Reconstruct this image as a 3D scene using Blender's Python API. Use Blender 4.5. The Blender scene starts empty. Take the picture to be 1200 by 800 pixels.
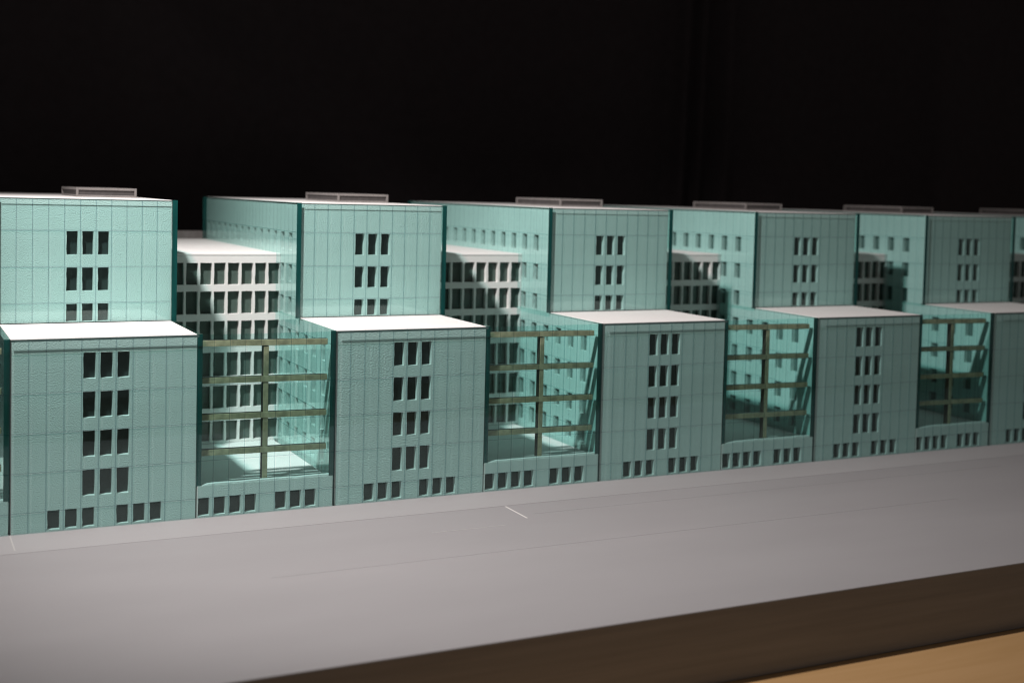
import bpy, math, random
from mathutils import Vector, Matrix

# ------------------------------------------------------------------ camera, world, light, exposure
U = 0.0125                      # one facade cell of the model in metres
sc = bpy.context.scene
COL = sc.collection

yaw, pitch, roll = 0.4782, -0.0507, 0.0256
fw = Vector((math.sin(yaw)*math.cos(pitch), math.cos(yaw)*math.cos(pitch), math.sin(pitch)))
rt = Vector((math.cos(yaw), -math.sin(yaw), 0)); up = rt.cross(fw)
r2 = rt*math.cos(roll) + up*math.sin(roll); u2 = -rt*math.sin(roll) + up*math.cos(roll)
cam_data = bpy.data.cameras.new('camera')
cam = bpy.data.objects.new('camera', cam_data); COL.objects.link(cam)
cam.matrix_world = Matrix(((r2.x, u2.x, -fw.x, -6.4453*U), (r2.y, u2.y, -fw.y, -81.975*U), (r2.z, u2.z, -fw.z, 21.1749*U), (0, 0, 0, 1)))
cam_data.sensor_width = 36; cam_data.lens = 36*1506.24/1200
cam_data.shift_x = -48.0/1200; cam_data.shift_y = -96.7/1200
cam_data.clip_start = 0.01; cam_data.clip_end = 50
cam_data.dof.use_dof = True; cam_data.dof.focus_distance = 84*U; cam_data.dof.aperture_fstop = 6.3
sc.camera = cam

world = bpy.data.worlds.new('World'); sc.world = world; world.use_nodes = True
bg = world.node_tree.nodes['Background']
bg.inputs['Color'].default_value = (1.0, 0.93, 0.90, 1); bg.inputs['Strength'].default_value = 0.09

ld = bpy.data.lights.new('spot_lamp', 'SPOT'); ld.energy = 60; ld.color = (1.0, 0.955, 0.94)
ld.shadow_soft_size = 0.024; ld.spot_size = math.radians(77); ld.spot_blend = 1.0
lamp = bpy.data.objects.new('spot_lamp', ld); COL.objects.link(lamp)
lamp.location = Vector((-15, -19, 71))*U
lamp.rotation_euler = (Vector((34.5, 1, 2)) - Vector((-15, -19, 71))).to_track_quat('-Z', 'Y').to_euler()

sc.view_settings.view_transform = 'Standard'; sc.view_settings.look = 'None'
sc.view_settings.exposure = 0; sc.view_settings.gamma = 1
sc.cycles.transparent_max_bounces = 40; sc.cycles.max_bounces = 10; sc.cycles.glossy_bounces = 5
sc.cycles.use_denoising = True; sc.cycles.filter_width = 1.1
sc.cycles.sample_clamp_indirect = 4
sc.cycles.caustics_reflective = False; sc.cycles.caustics_refractive = False

# ------------------------------------------------------------------ materials
def newmat(name):
    m = bpy.data.materials.new(name); m.use_nodes = True
    return m, m.node_tree.nodes, m.node_tree.links, m.node_tree.nodes['Principled BSDF']

def rough_mat(name, col, rough, noise_scale=None, bump=0.0, mottle=0.0, dist=0.0006, stretch=(1, 1, 1), detail=3, spec=0.4, col2=None, mottle_scale=60):
    m, N, L, b = newmat(name)
    b.inputs['Base Color'].default_value = (*col, 1); b.inputs['Roughness'].default_value = rough
    b.inputs['Specular IOR Level'].default_value = spec
    tc = N.new('ShaderNodeTexCoord'); mp = N.new('ShaderNodeMapping'); mp.inputs['Scale'].default_value = stretch
    L.new(tc.outputs['Object'], mp.inputs['Vector'])
    if noise_scale:
        n = N.new('ShaderNodeTexNoise'); n.inputs['Scale'].default_value = noise_scale; n.inputs['Detail'].default_value = detail
        L.new(mp.outputs['Vector'], n.inputs['Vector'])
        bu = N.new('ShaderNodeBump'); bu.inputs['Strength'].default_value = bump; bu.inputs['Distance'].default_value = dist
        L.new(n.outputs['Fac'], bu.inputs['Height']); L.new(bu.outputs['Normal'], b.inputs['Normal'])
    if mottle:
        n2 = N.new('ShaderNodeTexNoise'); n2.inputs['Scale'].default_value = mottle_scale; n2.inputs['Detail'].default_value = 5
        L.new(mp.outputs['Vector'], n2.inputs['Vector'])
        cr = N.new('ShaderNodeValToRGB')
        c2 = col2 or tuple(c*(1-mottle) for c in col)
        cr.color_ramp.elements[0].position = 0.3; cr.color_ramp.elements[1].position = 0.7
        cr.color_ramp.elements[0].color = (*c2, 1); cr.color_ramp.elements[1].color = (*col, 1)
        L.new(n2.outputs['Fac'], cr.inputs['Fac']); L.new(cr.outputs['Color'], b.inputs['Base Color'])
    return m

PLASTER = rough_mat('plaster_orange_peel', (0.80, 0.79, 0.77), 0.75, 1050, 1.0, 0.06, 0.0006, detail=2.0, mottle_scale=25)
PLASTER_BRUSHED = rough_mat('plaster_brushed', (0.79, 0.78, 0.76), 0.75, 1000, 1.0, 0.06, 0.0006, stretch=(0.55, 1, 1.1), detail=2.5, mottle_scale=25)
CARD = rough_mat('white_card', (0.80, 0.775, 0.755), 0.8, 900, 0.35, 0.05, 0.0004, mottle_scale=30)
ROOF = rough_mat('white_roof_card', (0.84, 0.80, 0.78), 0.8, 1100, 0.3, 0.04, 0.0003, mottle_scale=18)
FLOOR = rough_mat('atrium_floor_card', (0.78, 0.78, 0.76), 0.7, 600, 0.2, 0.06, 0.0003)
WINDOW = rough_mat('smoked_acrylic', (0.044, 0.05, 0.048), 0.3, 300, 0.12, 0.3, 0.0003, mottle_scale=140, spec=0.22)
WINDOW_LINK = rough_mat('dark_green_acrylic', (0.085, 0.125, 0.108), 0.2, 250, 0.08, 0.3, 0.0003, mottle_scale=90, spec=0.4)
SIDE_PANE = rough_mat('grey_side_pane', (0.19, 0.215, 0.205), 0.35, 300, 0.1, 0.3, 0.0003, mottle_scale=90)
EDGE = rough_mat('glass_edge_teal', (0.006, 0.085, 0.078), 0.18, 500, 0.1, 0.45, 0.0003, stretch=(1, 1, 0.08), mottle_scale=200, spec=0.6)
SEAM = rough_mat('dark_seam', (0.012, 0.030, 0.030), 0.5)
CAP = rough_mat('glass_cap_grey_teal', (0.075, 0.13, 0.125), 0.35, 400, 0.1, 0.3, 0.0003, mottle_scale=120)
BRASS = rough_mat('aged_brass_strip', (0.52, 0.445, 0.285), 0.5, 700, 0.25, 0.45, 0.0003, mottle_scale=160, spec=0.5)
BRASS_DARK = rough_mat('dark_brown_flank', (0.035, 0.028, 0.02), 0.5)  # plain dark brown for all but the front of the frame pieces
BRASS.node_tree.nodes['Principled BSDF'].inputs['Metallic'].default_value = 0.1
GREYCARD = rough_mat('grey_frosted_acrylic', (0.27, 0.245, 0.235), 0.5, 500, 0.2, 0.25, 0.0003, mottle_scale=110)
GREYSLOT = rough_mat('grey_slot', (0.10, 0.09, 0.088), 0.5, 500, 0.2, 0.4, 0.0003, mottle_scale=130)
BOARD = rough_mat('grey_painted_board', (0.305, 0.287, 0.291), 0.62, 1400, 0.3, 0.07, 0.0003, stretch=(0.35, 1, 1), mottle_scale=14, spec=0.35)
PALE_STRIP = rough_mat('pale_grey_strip', (0.34, 0.322, 0.325), 0.62, 1400, 0.25, 0.08, 0.0003, stretch=(0.3, 1, 1), mottle_scale=12, spec=0.35)
SCRIBE = rough_mat('pale_scribed_line', (0.62, 0.585, 0.565), 0.7)
SCRIBE_DARK = rough_mat('faint_scribed_line', (0.301, 0.283, 0.287), 0.7, None, 0, 0.0, col2=None)
SCRIBE_PALE = rough_mat('pale_scratch', (0.42, 0.40, 0.39), 0.7)
BOARD_EDGE = rough_mat('dark_stained_edge', (0.23, 0.225, 0.225), 0.6, 160, 0.3, 0.2, 0.0006, stretch=(0.12, 1, 3.0), mottle_scale=60)
CURTAIN = rough_mat('black_velvet', (0.044, 0.036, 0.038), 0.95, 900, 0.2, 0.15, 0.0004, spec=0.05)

def wood_mat():
    m, N, L, b = newmat('plywood_table')
    tc = N.new('ShaderNodeTexCoord'); mp = N.new('ShaderNodeMapping'); mp.inputs['Scale'].default_value = (1.2, 14, 1)
    mp.inputs['Rotation'].default_value = (0, 0, 0.15)
    L.new(tc.outputs['Object'], mp.inputs['Vector'])
    n = N.new('ShaderNodeTexNoise'); n.inputs['Scale'].default_value = 6; n.inputs['Detail'].default_value = 8; n.inputs['Distortion'].default_value = 0.7
    L.new(mp.outputs['Vector'], n.inputs['Vector'])
    cr = N.new('ShaderNodeValToRGB')
    cr.color_ramp.elements[0].position = 0.3; cr.color_ramp.elements[0].color = (0.40, 0.235, 0.10, 1)
    cr.color_ramp.elements[1].position = 0.72; cr.color_ramp.elements[1].color = (0.45, 0.27, 0.125, 1)
    L.new(n.outputs['Fac'], cr.inputs['Fac']); L.new(cr.outputs['Color'], b.inputs['Base Color'])
    bu = N.new('ShaderNodeBump'); bu.inputs['Strength'].default_value = 0.15; bu.inputs['Distance'].default_value = 0.0005
    L.new(n.outputs['Fac'], bu.inputs['Height']); L.new(bu.outputs['Normal'], b.inputs['Normal'])
    b.inputs['Roughness'].default_value = 0.45
    return m
WOOD = wood_mat()

def glass_mat(name, tint, refl=1.0, graze=0.75):
    m = bpy.data.materials.new(name); m.use_nodes = True
    N, L = m.node_tree.nodes, m.node_tree.links
    N.clear()
    out = N.new('ShaderNodeOutputMaterial'); mix = N.new('ShaderNodeMixShader')
    tr = N.new('ShaderNodeBsdfTransparent'); tr.inputs['Color'].default_value = (*tint, 1)
    gl = N.new('ShaderNodeBsdfGlossy'); gl.inputs['Roughness'].default_value = 0.02; gl.inputs['Color'].default_value = (0.9, 1.0, 0.97, 1)
    lw = N.new('ShaderNodeLayerWeight'); lw.inputs['Blend'].default_value = 0.5
    p = N.new('ShaderNodeMath'); p.operation = 'POWER'; p.inputs[1].default_value = 5.0
    L.new(lw.outputs['Facing'], p.inputs[0])
    mr = N.new('ShaderNodeMapRange'); mr.inputs['To Min'].default_value = 0.04*refl; mr.inputs['To Max'].default_value = graze
    L.new(p.outputs[0], mr.inputs['Value']); L.new(mr.outputs['Result'], mix.inputs['Fac'])
    L.new(tr.outputs[0], mix.inputs[1]); L.new(gl.outputs[0], mix.inputs[2]); L.new(mix.outputs[0], out.inputs['Surface'])
    return m
GLASS = glass_mat('green_tinted_glass', (0.85, 0.972, 0.96))
PANE_EDGE = glass_mat('pane_side', (0.985, 0.998, 0.995), 0.0, 0.0)
SCORE = glass_mat('scored_groove_glass', (0.75, 0.85, 0.86), 0.6, 0.3)
SCORE_LIGHT = glass_mat('polished_groove_glass', (0.80, 0.93, 0.90), 1.6)

# ------------------------------------------------------------------ helpers (coordinates in cells)
class MB:
    def __init__(s): s.v = []; s.f = []; s.m = []
    def quad(s, pts, mi=0):
        i = len(s.v); s.v += [tuple(c*U for c in p) for p in pts]; s.f.append(tuple(range(i, i+len(pts)))); s.m.append(mi)
    def box(s, x0, x1, y0, y1, z0, z1, mi=0, mx=None):
        """mx: material index of all but the two faces across Y (None: as the rest)"""
        i = len(s.v)
        s.v += [(x*U, y*U, z*U) for z in (z0, z1) for y in (y0, y1) for x in (x0, x1)]
        for k, f in enumerate(((0, 2, 3, 1), (4, 5, 7, 6), (0, 1, 5, 4), (2, 6, 7, 3), (0, 4, 6, 2), (1, 3, 7, 5))):
            s.f.append(tuple(i+j for j in f)); s.m.append(mx if (mx is not None and k not in (2, 3)) else mi)
    def mesh(s, name, mats):
        me = bpy.data.meshes.new(name); me.from_pydata(s.v, [], s.f)
        for m in (mats if isinstance(mats, (list, tuple)) else [mats]): me.materials.append(m)
        for p, mi in zip(me.polygons, s.m): p.material_index = mi
        me.update(); return me
    def build(s, name, mats, parent=None, loc=(0, 0, 0), bevel=0):
        return place(name, s.mesh(name, mats), parent, loc, bevel=bevel)

def place(name, me, parent=None, loc=(0, 0, 0), rz=0, bevel=0):
    o = bpy.data.objects.new(name, me); COL.objects.link(o)
    o.location = Vector(loc)*U; o.rotation_euler.z = rz
    if parent: o.parent = parent
    if bevel:
        b = o.modifiers.new('bevel', 'BEVEL'); b.width = bevel*U; b.segments = 2; b.limit_method = 'ANGLE'
    return o

def thing(name, loc, label, cat, group=None):
    o = bpy.data.objects.new(name, None); COL.objects.link(o); o.location = Vector(loc)*U
    o.empty_display_size = 0.02
    o['label'] = label; o['category'] = cat
    if group: o['group'] = group
    return o

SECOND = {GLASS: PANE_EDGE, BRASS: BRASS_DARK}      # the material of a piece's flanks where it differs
CACHE = {}
def slab(w, d, h, mat, bev=0.0, bx=None):
    """a shared box mesh w x d x h (cells), origin at its low corner, edges chamfered when bev"""
    key = (round(w, 3), round(d, 3), round(h, 3), mat.name, bev)
    if key not in CACHE:
        mb = MB()
        if not bev:
            mb.box(0, w, 0, d, 0, h)
        else:
            # front (-Y) face chamfered: a frustum front and a box behind
            b = bev
            a = [(0, b, 0), (w, b, 0), (w, b, h), (0, b, h)]; f = [(b, 0, b), (w-b, 0, b), (w-b, 0, h-b), (b, 0, h-b)]
            k = [(0, d, 0), (w, d, 0), (w, d, h), (0, d, h)]
            mb.quad(f); mb.quad(k[::-1])
            for i in range(4):
                j = (i+1) % 4
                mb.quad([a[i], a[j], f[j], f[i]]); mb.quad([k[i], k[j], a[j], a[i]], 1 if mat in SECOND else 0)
        CACHE[key] = mb.mesh('piece', [mat, SECOND[mat]] if mat in SECOND else mat)
    return CACHE[key]

def pierced(w, h, holes, t, seed, jit=0.016, round_top=0.0):
    """wall in the XZ plane, front at y=0, thickness t, with openings (x0,x1,z0,z1) whose edges waver a little"""
    rnd = random.Random(seed)
    def cuts(lo, hi, pairs, n):
        c = {round(lo, 4), round(hi, 4)}
        for a, b in pairs:
            for k in range(n+1): c.add(round(a + (b-a)*k/n, 4))
        return sorted(c)
    xs = cuts(0, w, {(a[0], a[1]) for a in holes}, 2); zs = cuts(0, h, {(a[2], a[3]) for a in holes}, 4)
    nx, nz = len(xs), len(zs)
    inh = [[False]*(nz-1) for _ in range(nx-1)]
    for i in range(nx-1):
        cx = (xs[i]+xs[i+1])/2
        for a in holes:
            if a[0] < cx < a[1]:
                for j in range(nz-1):
                    if a[2] < (zs[j]+zs[j+1])/2 < a[3]: inh[i][j] = True
    def hole(i, j): return 0 <= i < nx-1 and 0 <= j < nz-1 and inh[i][j]
    def solid(i, j): return 0 <= i < nx-1 and 0 <= j < nz-1 and not inh[i][j]
    off = {}
    for i in range(nx):
        for j in range(nz):
            q = [hole(i-1, j-1), hole(i, j-1), hole(i-1, j), hole(i, j)]
            if any(q) and 0 < i < nx-1 and 0 < j < nz-1: off[i, j] = (rnd.uniform(-jit, jit), rnd.uniform(-jit, jit)*0.7)
            else: off[i, j] = (0, 0)
    mb = MB(); vid = {}
    def V(i, j, b):
        if (i, j, b) not in vid:
            ox, oz = off[i, j]; s = 1 if b == 0 else 0.3
            vid[i, j, b] = len(mb.v)
            mb.v.append(((xs[i]+ox*s)*U, (t if b else 0)*U, (zs[j]+oz*s)*U))
        return vid[i, j, b]
    def F(*a): mb.f.append(a); mb.m.append(0)
    for i in range(nx-1):
        for j in range(nz-1):
            if inh[i][j]: continue
            F(V(i, j, 0), V(i+1, j, 0), V(i+1, j+1, 0), V(i, j+1, 0))
            F(V(i, j, 1), V(i, j+1, 1), V(i+1, j+1, 1), V(i+1, j, 1))
            if not solid(i-1, j): F(V(i, j, 0), V(i, j+1, 0), V(i, j+1, 1), V(i, j, 1))
            if not solid(i+1, j): F(V(i+1, j, 0), V(i+1, j, 1), V(i+1, j+1, 1), V(i+1, j+1, 0))
            if not solid(i, j-1): F(V(i, j, 0), V(i, j, 1), V(i+1, j, 1), V(i+1, j, 0))
            if not solid(i, j+1): F(V(i, j+1, 0), V(i+1, j+1, 0), V(i+1, j+1, 1), V(i, j+1, 1))
    return mb

def panes(parent, xs, zs, y, mat=GLASS, th=0.2, gap=0.05):
    """one glass pane per cell of the grid"""
    for i in range(len(xs)-1):
        for j in range(len(zs)-1):
            w = xs[i+1]-xs[i]-gap; h = zs[j+1]-zs[j]-gap
            place('glass_pane', slab(w, th, h, mat, 0.015), parent, (xs[i]+gap/2, y, zs[j]+gap/2))

def joints(name, parent, xs, zs, y, th=0.02, gap=0.05, light_top=None):
    """the recessed groove grid between the panes: verticals run through, horizontals butt between them"""
    mb = MB()
    for x in xs[1:-1]:
        mb.box(x-gap/2+0.002, x+gap/2-0.002, y, y+th, zs[0], zs[-1])
    for z in zs[1:-1]:
        mi = 1 if (light_top is not None and abs(z-light_top) < 1e-6) else 0
        for i in range(len(xs)-1):
            mb.box(xs[i]+gap/2, xs[i+1]-gap/2, y+0.003, y+th-0.003, z-gap/2+0.002, z+gap/2-0.002, mi)
    return mb.build(name, [SCORE, SCORE_LIGHT], parent)

# ------------------------------------------------------------------ the setting
def struct(o):
    o['kind'] = 'structure'; return o
mb = MB(); mb.box(-90, 190, -75, 66, -7, -4); struct(mb.build('table', WOOD))
mb = MB(); mb.box(-40, 150, -28, 50, -4, 0)
for f, p in enumerate(mb.f): mb.m[f] = 0 if f == 1 else 1
struct(mb.build('base_board', [BOARD, BOARD_EDGE], bevel=0.06))
mb = MB(); mb.box(-40, 150, -4.25, 42, 0.003, 0.012); pale_strip = struct(mb.build('pale_ground_strip', PALE_STRIP))  # thin sheet along the blocks, a little paler than the board

def curtain():
    mb = MB(); nx, nz = 800, 40; x0, x1, z0, z1 = -60, 260, -7, 110
    def y(x, z):
        s = 0.5*math.sin(x*0.21+0.6) + 0.35*math.sin(x*0.083+1.9+z*0.01)
        for c, w, a in ((92, 1.0, 1.2), (95.2, 0.8, 0.9), (98.6, 1.1, 1.3), (140, 3, 0.8), (190, 2, 1.8)):
            s -= a*math.exp(-((x-c-0.02*z)/w)**2)
        e = (z-20.4) + 0.66*(x-54.9)                    # diagonal step, shaped into the cloth for a faint band of light
        s -= 2.6/(1+math.exp(max(-40, min(40, e/1.6))))
        return 72 + 2.2*s
    for j in range(nz+1):
        for i in range(nx+1):
            x = x0+(x1-x0)*i/nx; z = z0+(z1-z0)*j/nz
            mb.v.append((x*U, y(x, z)*U, z*U))
    for j in range(nz):
        for i in range(nx):
            a = j*(nx+1)+i; mb.f.append((a, a+1, a+nx+2, a+nx+1)); mb.m.append(0)
    o = mb.build('curtain', CURTAIN)
    for p in o.data.polygons: p.use_smooth = True
    s = o.modifiers.new('cloth', 'SOLIDIFY'); s.thickness = 0.002
    return struct(o)
curtain()

# ------------------------------------------------------------------ dimensions (cells)
N = 6
X0 = [20*k + o for k, o in enumerate((0.0, 0.0, 0.31, 0.27, -0.25, -0.2))]
H, D, H2, D2, DL, HL = 11.75, 8.65, 20.05, 39.5, 13.8, 16.15
ZL = [0.0, 1.25, 3.65, 6.05, 8.45, 10.85, 11.72]          # grid of the lower glass
ZT = [11.78, 13.08, 15.5, 17.92, 20.02]                    # grid of the tower glass
HT = 11.63                                                 # foot of the tower's flank walls

# shared wall meshes
def front_holes():
    hs = []
    for z in ZL[2:6]:
        for c in (4, 5, 6): hs.append((c+0.10, c+0.82, z-1.66, z-0.06))
    for c in (2, 3, 4, 6, 7, 8): hs.append((c+0.10, c+0.80, 0.10, 1.26))
    return hs
def tower_holes():       # local z from 11.78
    hs = []
    for z in ZT[1:4]:
        for c in (4, 5, 6): hs.append((c+0.10, c+0.80, max(z-1.62-ZT[0], 0.05), z-0.06-ZT[0]))
    return hs
def side_holes():        # local x = depth from Y=0.05, z from 0
    hs = []
    for y in (2.4, 4.5, 6.6, 8.75, 10.9, 13.0):
        for z in (10.65, 8.25, 5.85, 3.7): hs.append((y-0.45, y+0.45, z-1.3, z))
    return hs
def side_tower_holes():  # local x = depth from D, z from H
    hs = []
    for y in (10.9, 13.0):
        for z in (15.45, 13.05): hs.append((y-0.43-D, y+0.43-D, z-1.3-HT, z-HT))
    for i in range(14):
        y = 10.9+2.1*i
        if y < D2-0.8: hs.append((y-0.43-D, y+0.43-D, 16.5-HT, 17.8-HT))
    return hs
def mirrored(hs, L): return [(L-b, L-a, c, d) for a, b, c, d in hs]
ME = {}
for v in range(2):
    ME['front', v] = pierced(10.9, 11.6, front_holes(), 0.4, 11+v).mesh('front_wall', [PLASTER, PLASTER_BRUSHED][v])
    ME['tower', v] = pierced(10.9, 8.2, tower_holes(), 0.4, 21+v).mesh('tower_wall', PLASTER)
    ME['side', v] = pierced(13.7, 11.6, side_holes(), 0.3, 31+v).mesh('side_wall', PLASTER)
    ME['side_left', v] = pierced(13.7, 11.6, mirrored(side_holes(), 13.7), 0.3, 51+v).mesh('side_wall', PLASTER)
    ME['stower_left', v] = pierced(D2-D, H2-HT-0.15, mirrored(side_tower_holes(), D2-D), 0.3, 55+v, 0.02).mesh('tower_side_wall', PLASTER)
    ME['stower', v] = pierced(D2-D, H2-HT-0.15, side_tower_holes(), 0.3, 41+v, 0.02).mesh('tower_side_wall', PLASTER)

def windows(parent, holes, mat, rec=0.17, dz=0.0, pad=0.12):
    for a in holes:
        place('window', slab(a[1]-a[0]+2*pad, 0.1, a[3]-a[2]+2*pad, mat), parent, (a[0]-pad, rec, a[2]-pad))
# recess is kept inside the wall: the pane is wider than its opening, so it sits behind the wall's back face
WREC = 0.405

def side_glass(blk, x, name):
    """the glass sheets that clad one flank, dark at their cut edges, with their scored lines"""
    mb = MB(); mb.box(x, x+0.35, 0.03, D2-0.1, 1.98, H-0.02, 1, 0); g1 = mb.build('side_glass', [GLASS, EDGE], blk)
    mb = MB(); mb.box(x, x+0.35, D-0.22, D2, H-0.015, H2+0.0, 1, 0); g2 = mb.build('tower_side_glass', [GLASS, EDGE], blk)
    out = x-0.006 if x < 0 else x+0.35
    for g, y0, y1, zs, ztop, zbot in ((g1, 0.03, DL, ZL[2:6], H-0.05, 2.0), (g2, D-0.2, D2, ZT[1:4], H2-0.05, H)):
        s = MB(); k = 0; y = y0+1.05
        while y < y1-0.1:
            s.box(out, out+0.006, y-0.022, y+0.022, zbot, ztop); y += 1.05
        for z in zs: s.box(out-0.001, out+0.007, y0+0.01, y1, z-0.022, z+0.022)
        so = s.build('scored_lines', SCORE, g); so['kind'] = 'stuff'

def roof_enclosure(blk):
    x0, x1, y0, y1, z0, z1 = 5.9, 10.2, 18.5, 27.5, H2+0.005, H2+0.68
    mb = MB(); mb.box(x0+0.12, x1-0.12, y0+0.12, y1-0.12, z0, z1-0.1)
    core = mb.build('roof_enclosure', GREYSLOT, blk)
    def rail(a, b, c, d, e, f):
        m = MB(); m.box(a, b, c, d, e, f); m.build('enclosure_rail', GREYCARD, core, bevel=0.015)
    t = 0.16
    for z in ((z0, z0+0.14), (z1-0.17, z1)):
        rail(x0+t, x1-t, y0, y0+t, *z); rail(x0+t, x1-t, y1-t, y1, *z)
        rail(x0, x0+t, y0+t, y1-t, *z); rail(x1-t, x1, y0+t, y1-t, *z)
    for x in (x0, x1-t):
        for y in (y0, y1-t): rail(x-0.003, x+t+0.003, y-0.003, y+t+0.003, z0, z1+0.003)

def office_block(k):
    lab = ['brightly lit mint glass office block cut by the left edge of the photo',
           'mint glass office block, second from left, right of the brightest atrium',
           'mint glass office block in the middle, third from left',
           'dim mint glass office block, fourth from left',
           'dim dark green glass office block, fifth, its lower front cut by the right edge',
           'last dim glass office block, only a sliver showing at the far right edge'][k]
    b = thing('office_block', (X0[k], 0, 0), lab, 'building', 'stepped glass office blocks in a row')
    v = k % 2
    w = place('front_wall', ME['front', v], b, (0, 0.01, 0.02)); windows(w, front_holes(), WINDOW, WREC)
    w = place('tower_wall', ME['tower', v], b, (0, D-0.03, ZT[0])); windows(w, tower_holes(), WINDOW, WREC)
    # flanks: the wall mesh lies in XZ and is turned so that its face looks out sideways
    for side in (0, 1):
        # left flank faces -X (turned -90 deg: local x runs towards -Y), so it is mirrored end to end
        if side == 0:
            w = place('side_wall', ME['side_left', v], b, (0.0, 13.7+0.42, 0.02), -math.pi/2)
            t = place('tower_side_wall', ME['stower_left', v], b, (0.0, D2+0.38, HT), -math.pi/2)
        else:
            w = place('side_wall', ME['side', v], b, (10.9, 0.42, 0.02), math.pi/2)
            t = place('tower_side_wall', ME['stower', v], b, (10.9, D+0.38, HT), math.pi/2)
        m = (lambda h, L: mirrored(h, L)) if side == 0 else (lambda h, L: h)
        windows(w, m(side_holes(), 13.7), SIDE_PANE, 0.305, pad=0.1)
        windows(t, m(side_tower_holes(), D2-D), SIDE_PANE, 0.305, pad=0.06)
    mb = MB(); mb.box(0.31, 10.59, D2, D2+0.3, 0.02, H2-0.2); mb.build('back_wall', PLASTER, b)
    # roofs
    mb = MB(); mb.box(0.0, 10.9, 0.0, D-0.24, H-0.1, H); mb.build('lower_roof', ROOF, b, bevel=0.03)
    mb = MB(); mb.box(0.0, 10.9, D-0.04, D2+0.3, H2-0.05, H2); mb.build('tower_roof', ROOF, b, bevel=0.02)
    roof_enclosure(b)
    # front glass of the lower part and of the tower
    xs = [0.03]+[i for i in range(1, 11)]+[10.98]
    g = joints('front_glass', b, xs, ZL, -0.03, light_top=10.85); panes(g, xs, ZL, -0.2)
    xs = [0.0]+[i*0.992 for i in range(1, 11)]+[10.9]
    g = joints('tower_glass', b, xs, ZT, D-0.07); panes(g, xs, ZT, D-0.24)
    # dark cut edges: caps on the front sheets and the open seam at the left corner
    mb = MB(); mb.box(0.02, 10.99, -0.21, -0.203, H-0.17, H-0.03); mb.build('glass_cap', CAP, b)
    mb = MB(); mb.box(0.0, 10.9, D-0.25, D-0.243, H2-0.11, H2-0.045); mb.build('glass_cap', CAP, b)
    mb = MB(); mb.box(-0.045, 0.012, -0.06, 0.008, 0.012, H-0.03); mb.build('seam_strip', SEAM, b)
    side_glass(b, -0.36, 'left'); side_glass(b, 10.91, 'right')
    return b

def atrium(k):
    """between block k and block k+1"""
    xa = X0[k]+11.0 if k >= 0 else -9.0
    xb = X0[k+1]-0.05
    W = xb-xa
    lab = {-1: 'glazed atrium bay cut off to a sliver at the left edge',
           0: 'glazed atrium with brass cross frame and brightly lit floor, leftmost complete one',
           1: 'glazed atrium with brass cross frame between second and third office blocks',
           2: 'dim glazed atrium with brass cross frame between third and fourth office blocks',
           3: 'darkest visible glazed atrium with brass frame, beside the right edge',
           4: 'glazed atrium beyond the fifth block, at the far right edge'}[k]
    a = thing('atrium', (xa, 0, 0), lab, 'atrium', 'glazed atria between the office blocks')
    c = W/9
    xs = [0.0]+[i*c for i in range(1, 9)]+[W]
    zs = ZL
    g = joints('front_glass', a, xs, zs, -0.03, light_top=10.85); panes(g, xs, zs, -0.2)
    holes = [((i+0.07)*c, (i+0.80)*c, 0.10, 1.24) for i in (0, 1, 2, 3, 5, 6, 7)]
    # base wall, its top hand-finished and a little uneven
    mb = pierced(W-0.04, 2.02, holes, 0.4, 60+k)
    w = mb.build('base_wall', PLASTER, a, (0.0, 0.01, 0.02)); windows(w, holes, WINDOW, WREC, pad=0.09)
    rnd = random.Random(90+k); mb = MB(); n = 18
    for i in range(n+1):
        x = (W-0.05)*i/n; dz = 0.012*math.sin(i*0.8+k)+rnd.uniform(-0.012, 0.012) - (0.10*math.exp(-i/1.0))
        for (yy, zz) in ((0.05, 2.04), (0.06, 2.13+dz), (0.34, 2.15+dz), (0.36, 2.04)): mb.v.append((x*U, yy*U, zz*U))
    for i in range(n):
        for q in range(3):
            s = i*4+q; mb.f.append((s, s+4, s+5, s+1)); mb.m.append(0)
    mb.f += [(0, 1, 2, 3), (n*4+3, n*4+2, n*4+1, n*4)]; mb.m += [0, 0]
    mb.build('coping', PLASTER, a)
    mb = MB(); mb.box(0.3, W-0.33, 0.38, DL-0.01, 1.75, 1.955); mb.build('floor', FLOOR, a)
    # brass frame just behind the glass
    til = -0.012
    for z in (11.08, 8.70, 6.34, 4.06):
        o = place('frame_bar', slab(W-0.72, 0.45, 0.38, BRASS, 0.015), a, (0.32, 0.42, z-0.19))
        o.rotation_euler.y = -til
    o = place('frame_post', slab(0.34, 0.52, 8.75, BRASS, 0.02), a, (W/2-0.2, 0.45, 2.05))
    return a

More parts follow.
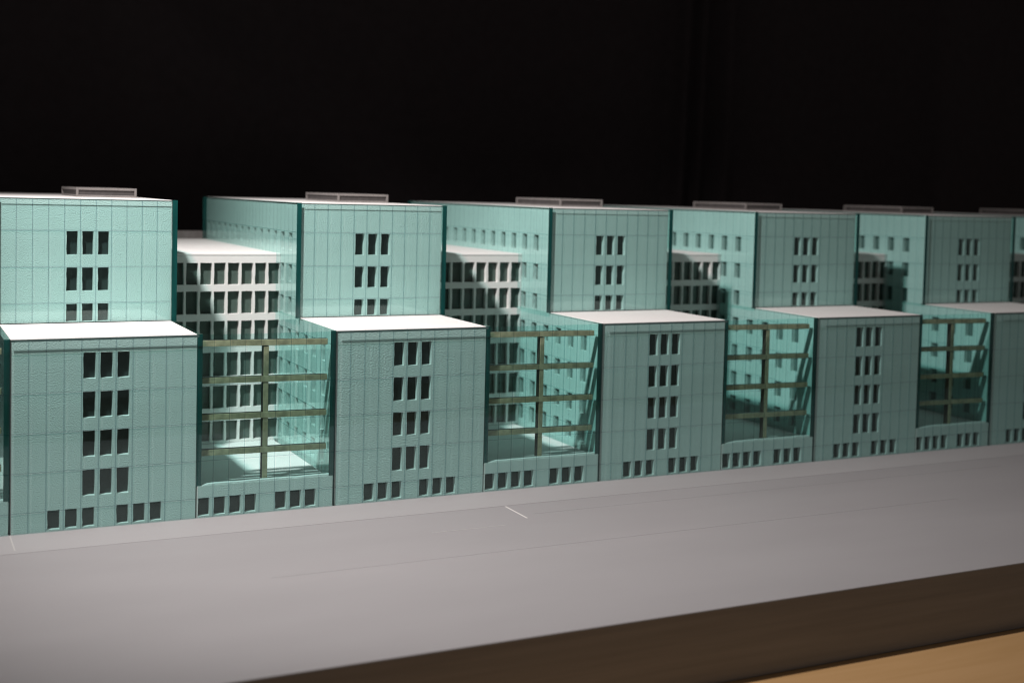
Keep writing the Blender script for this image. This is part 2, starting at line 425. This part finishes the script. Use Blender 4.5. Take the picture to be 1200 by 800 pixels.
def link_block(k):
    xa = X0[k]+10.92
    W = X0[k+1]-0.02-xa
    lab = ['white link block with window grid behind the leftmost complete atrium',
           'white link block with window grid behind the atrium left of the middle block',
           'white link block with window grid between third and fourth office blocks',
           'shaded white link block with window grid between fourth and fifth office blocks',
           'dark link block with window grid at the far right edge'][k]
    b = thing('link_block', (xa, DL, 1.97), lab, 'building', 'white link blocks with window grids')
    z0 = 1.97
    c = 1.015*W/9.06
    hs = []
    for t, u in ((15.42, 13.80), (13.30, 11.62), (11.10, 9.30), (8.74, 6.95), (6.25, 4.57), (3.62, 2.12)):
        for i in range(1, 11):
            x0 = W-0.92*c-(i-1)*c+0.02; x1 = x0+0.83*c
            x0 = max(x0, 0.05); x1 = min(x1, W-0.05)
            if x1-x0 > 0.15: hs.append((x0, x1, u-z0, t-z0))
    mb = pierced(W, HL-0.2-z0, hs, 0.36, 70+k, 0.022)
    w = mb.build('wall', CARD, b, (0, 0, 0))
    for h in hs: place('window', slab(h[1]-h[0]+0.12, 0.1, h[3]-h[2]+0.12, WINDOW_LINK), w, (h[0]-0.06, 0.365, h[2]-0.06))
    mb = MB(); mb.box(0.0, W, -0.03, D2-DL-0.3, HL-0.2-z0, HL-z0); mb.build('roof', ROOF, b, bevel=0.06)
    mb = MB(); mb.box(0.0, W, D2-DL-0.28, D2-DL+0.1, 0, HL-0.3-z0); mb.build('back_wall', CARD, b)
    mb = MB(); mb.box(0.0, W*0.72, D2-DL+1.2, D2-DL+2.6, 0, HL+0.55-z0); mb.box(W*0.72+0.01, W, D2-DL+1.2, D2-DL+2.6, 0, HL+0.65-z0)
    mb.build('rear_parapet', GREYCARD, b, bevel=0.03)
    return b

for k in range(N): office_block(k)
for k in range(-1, N-1): atrium(k)
for k in range(N-1): link_block(k)

# ------------------------------------------------------------------ scribed marks on the board
def mark(name, x0, x1, y0, y1, mat, label, z=0.004):
    mb = MB(); mb.box(x0, x1, y0, y1, z, z+0.004)
    o = mb.build(name, mat, None); o['label'] = label; o['category'] = 'scribed line'
    return o
mark('scribed_line', 30.56, 30.68, -7.75, -4.4, SCRIBE, 'short pale line scribed across the board before the second block')
mark('scribed_line', -0.04, 0.04, -3.6, -0.25, SCRIBE_PALE, 'pale line scribed on the strip at the foot of the leftmost block', 0.0125)
mark('scribed_line', 12, 62, -14.2, -14.15, SCRIBE_DARK, 'faint long line scribed along the middle of the grey board')
mark('scribed_line', 31.5, 74, -6.9, -6.86, SCRIBE_DARK, 'faint line scribed along the board right of the short pale line')
mark('scribed_line', 23.5, 28.6, -8.85, -8.79, SCRIBE_PALE, 'thin pale scratch along the board left of the short pale line')
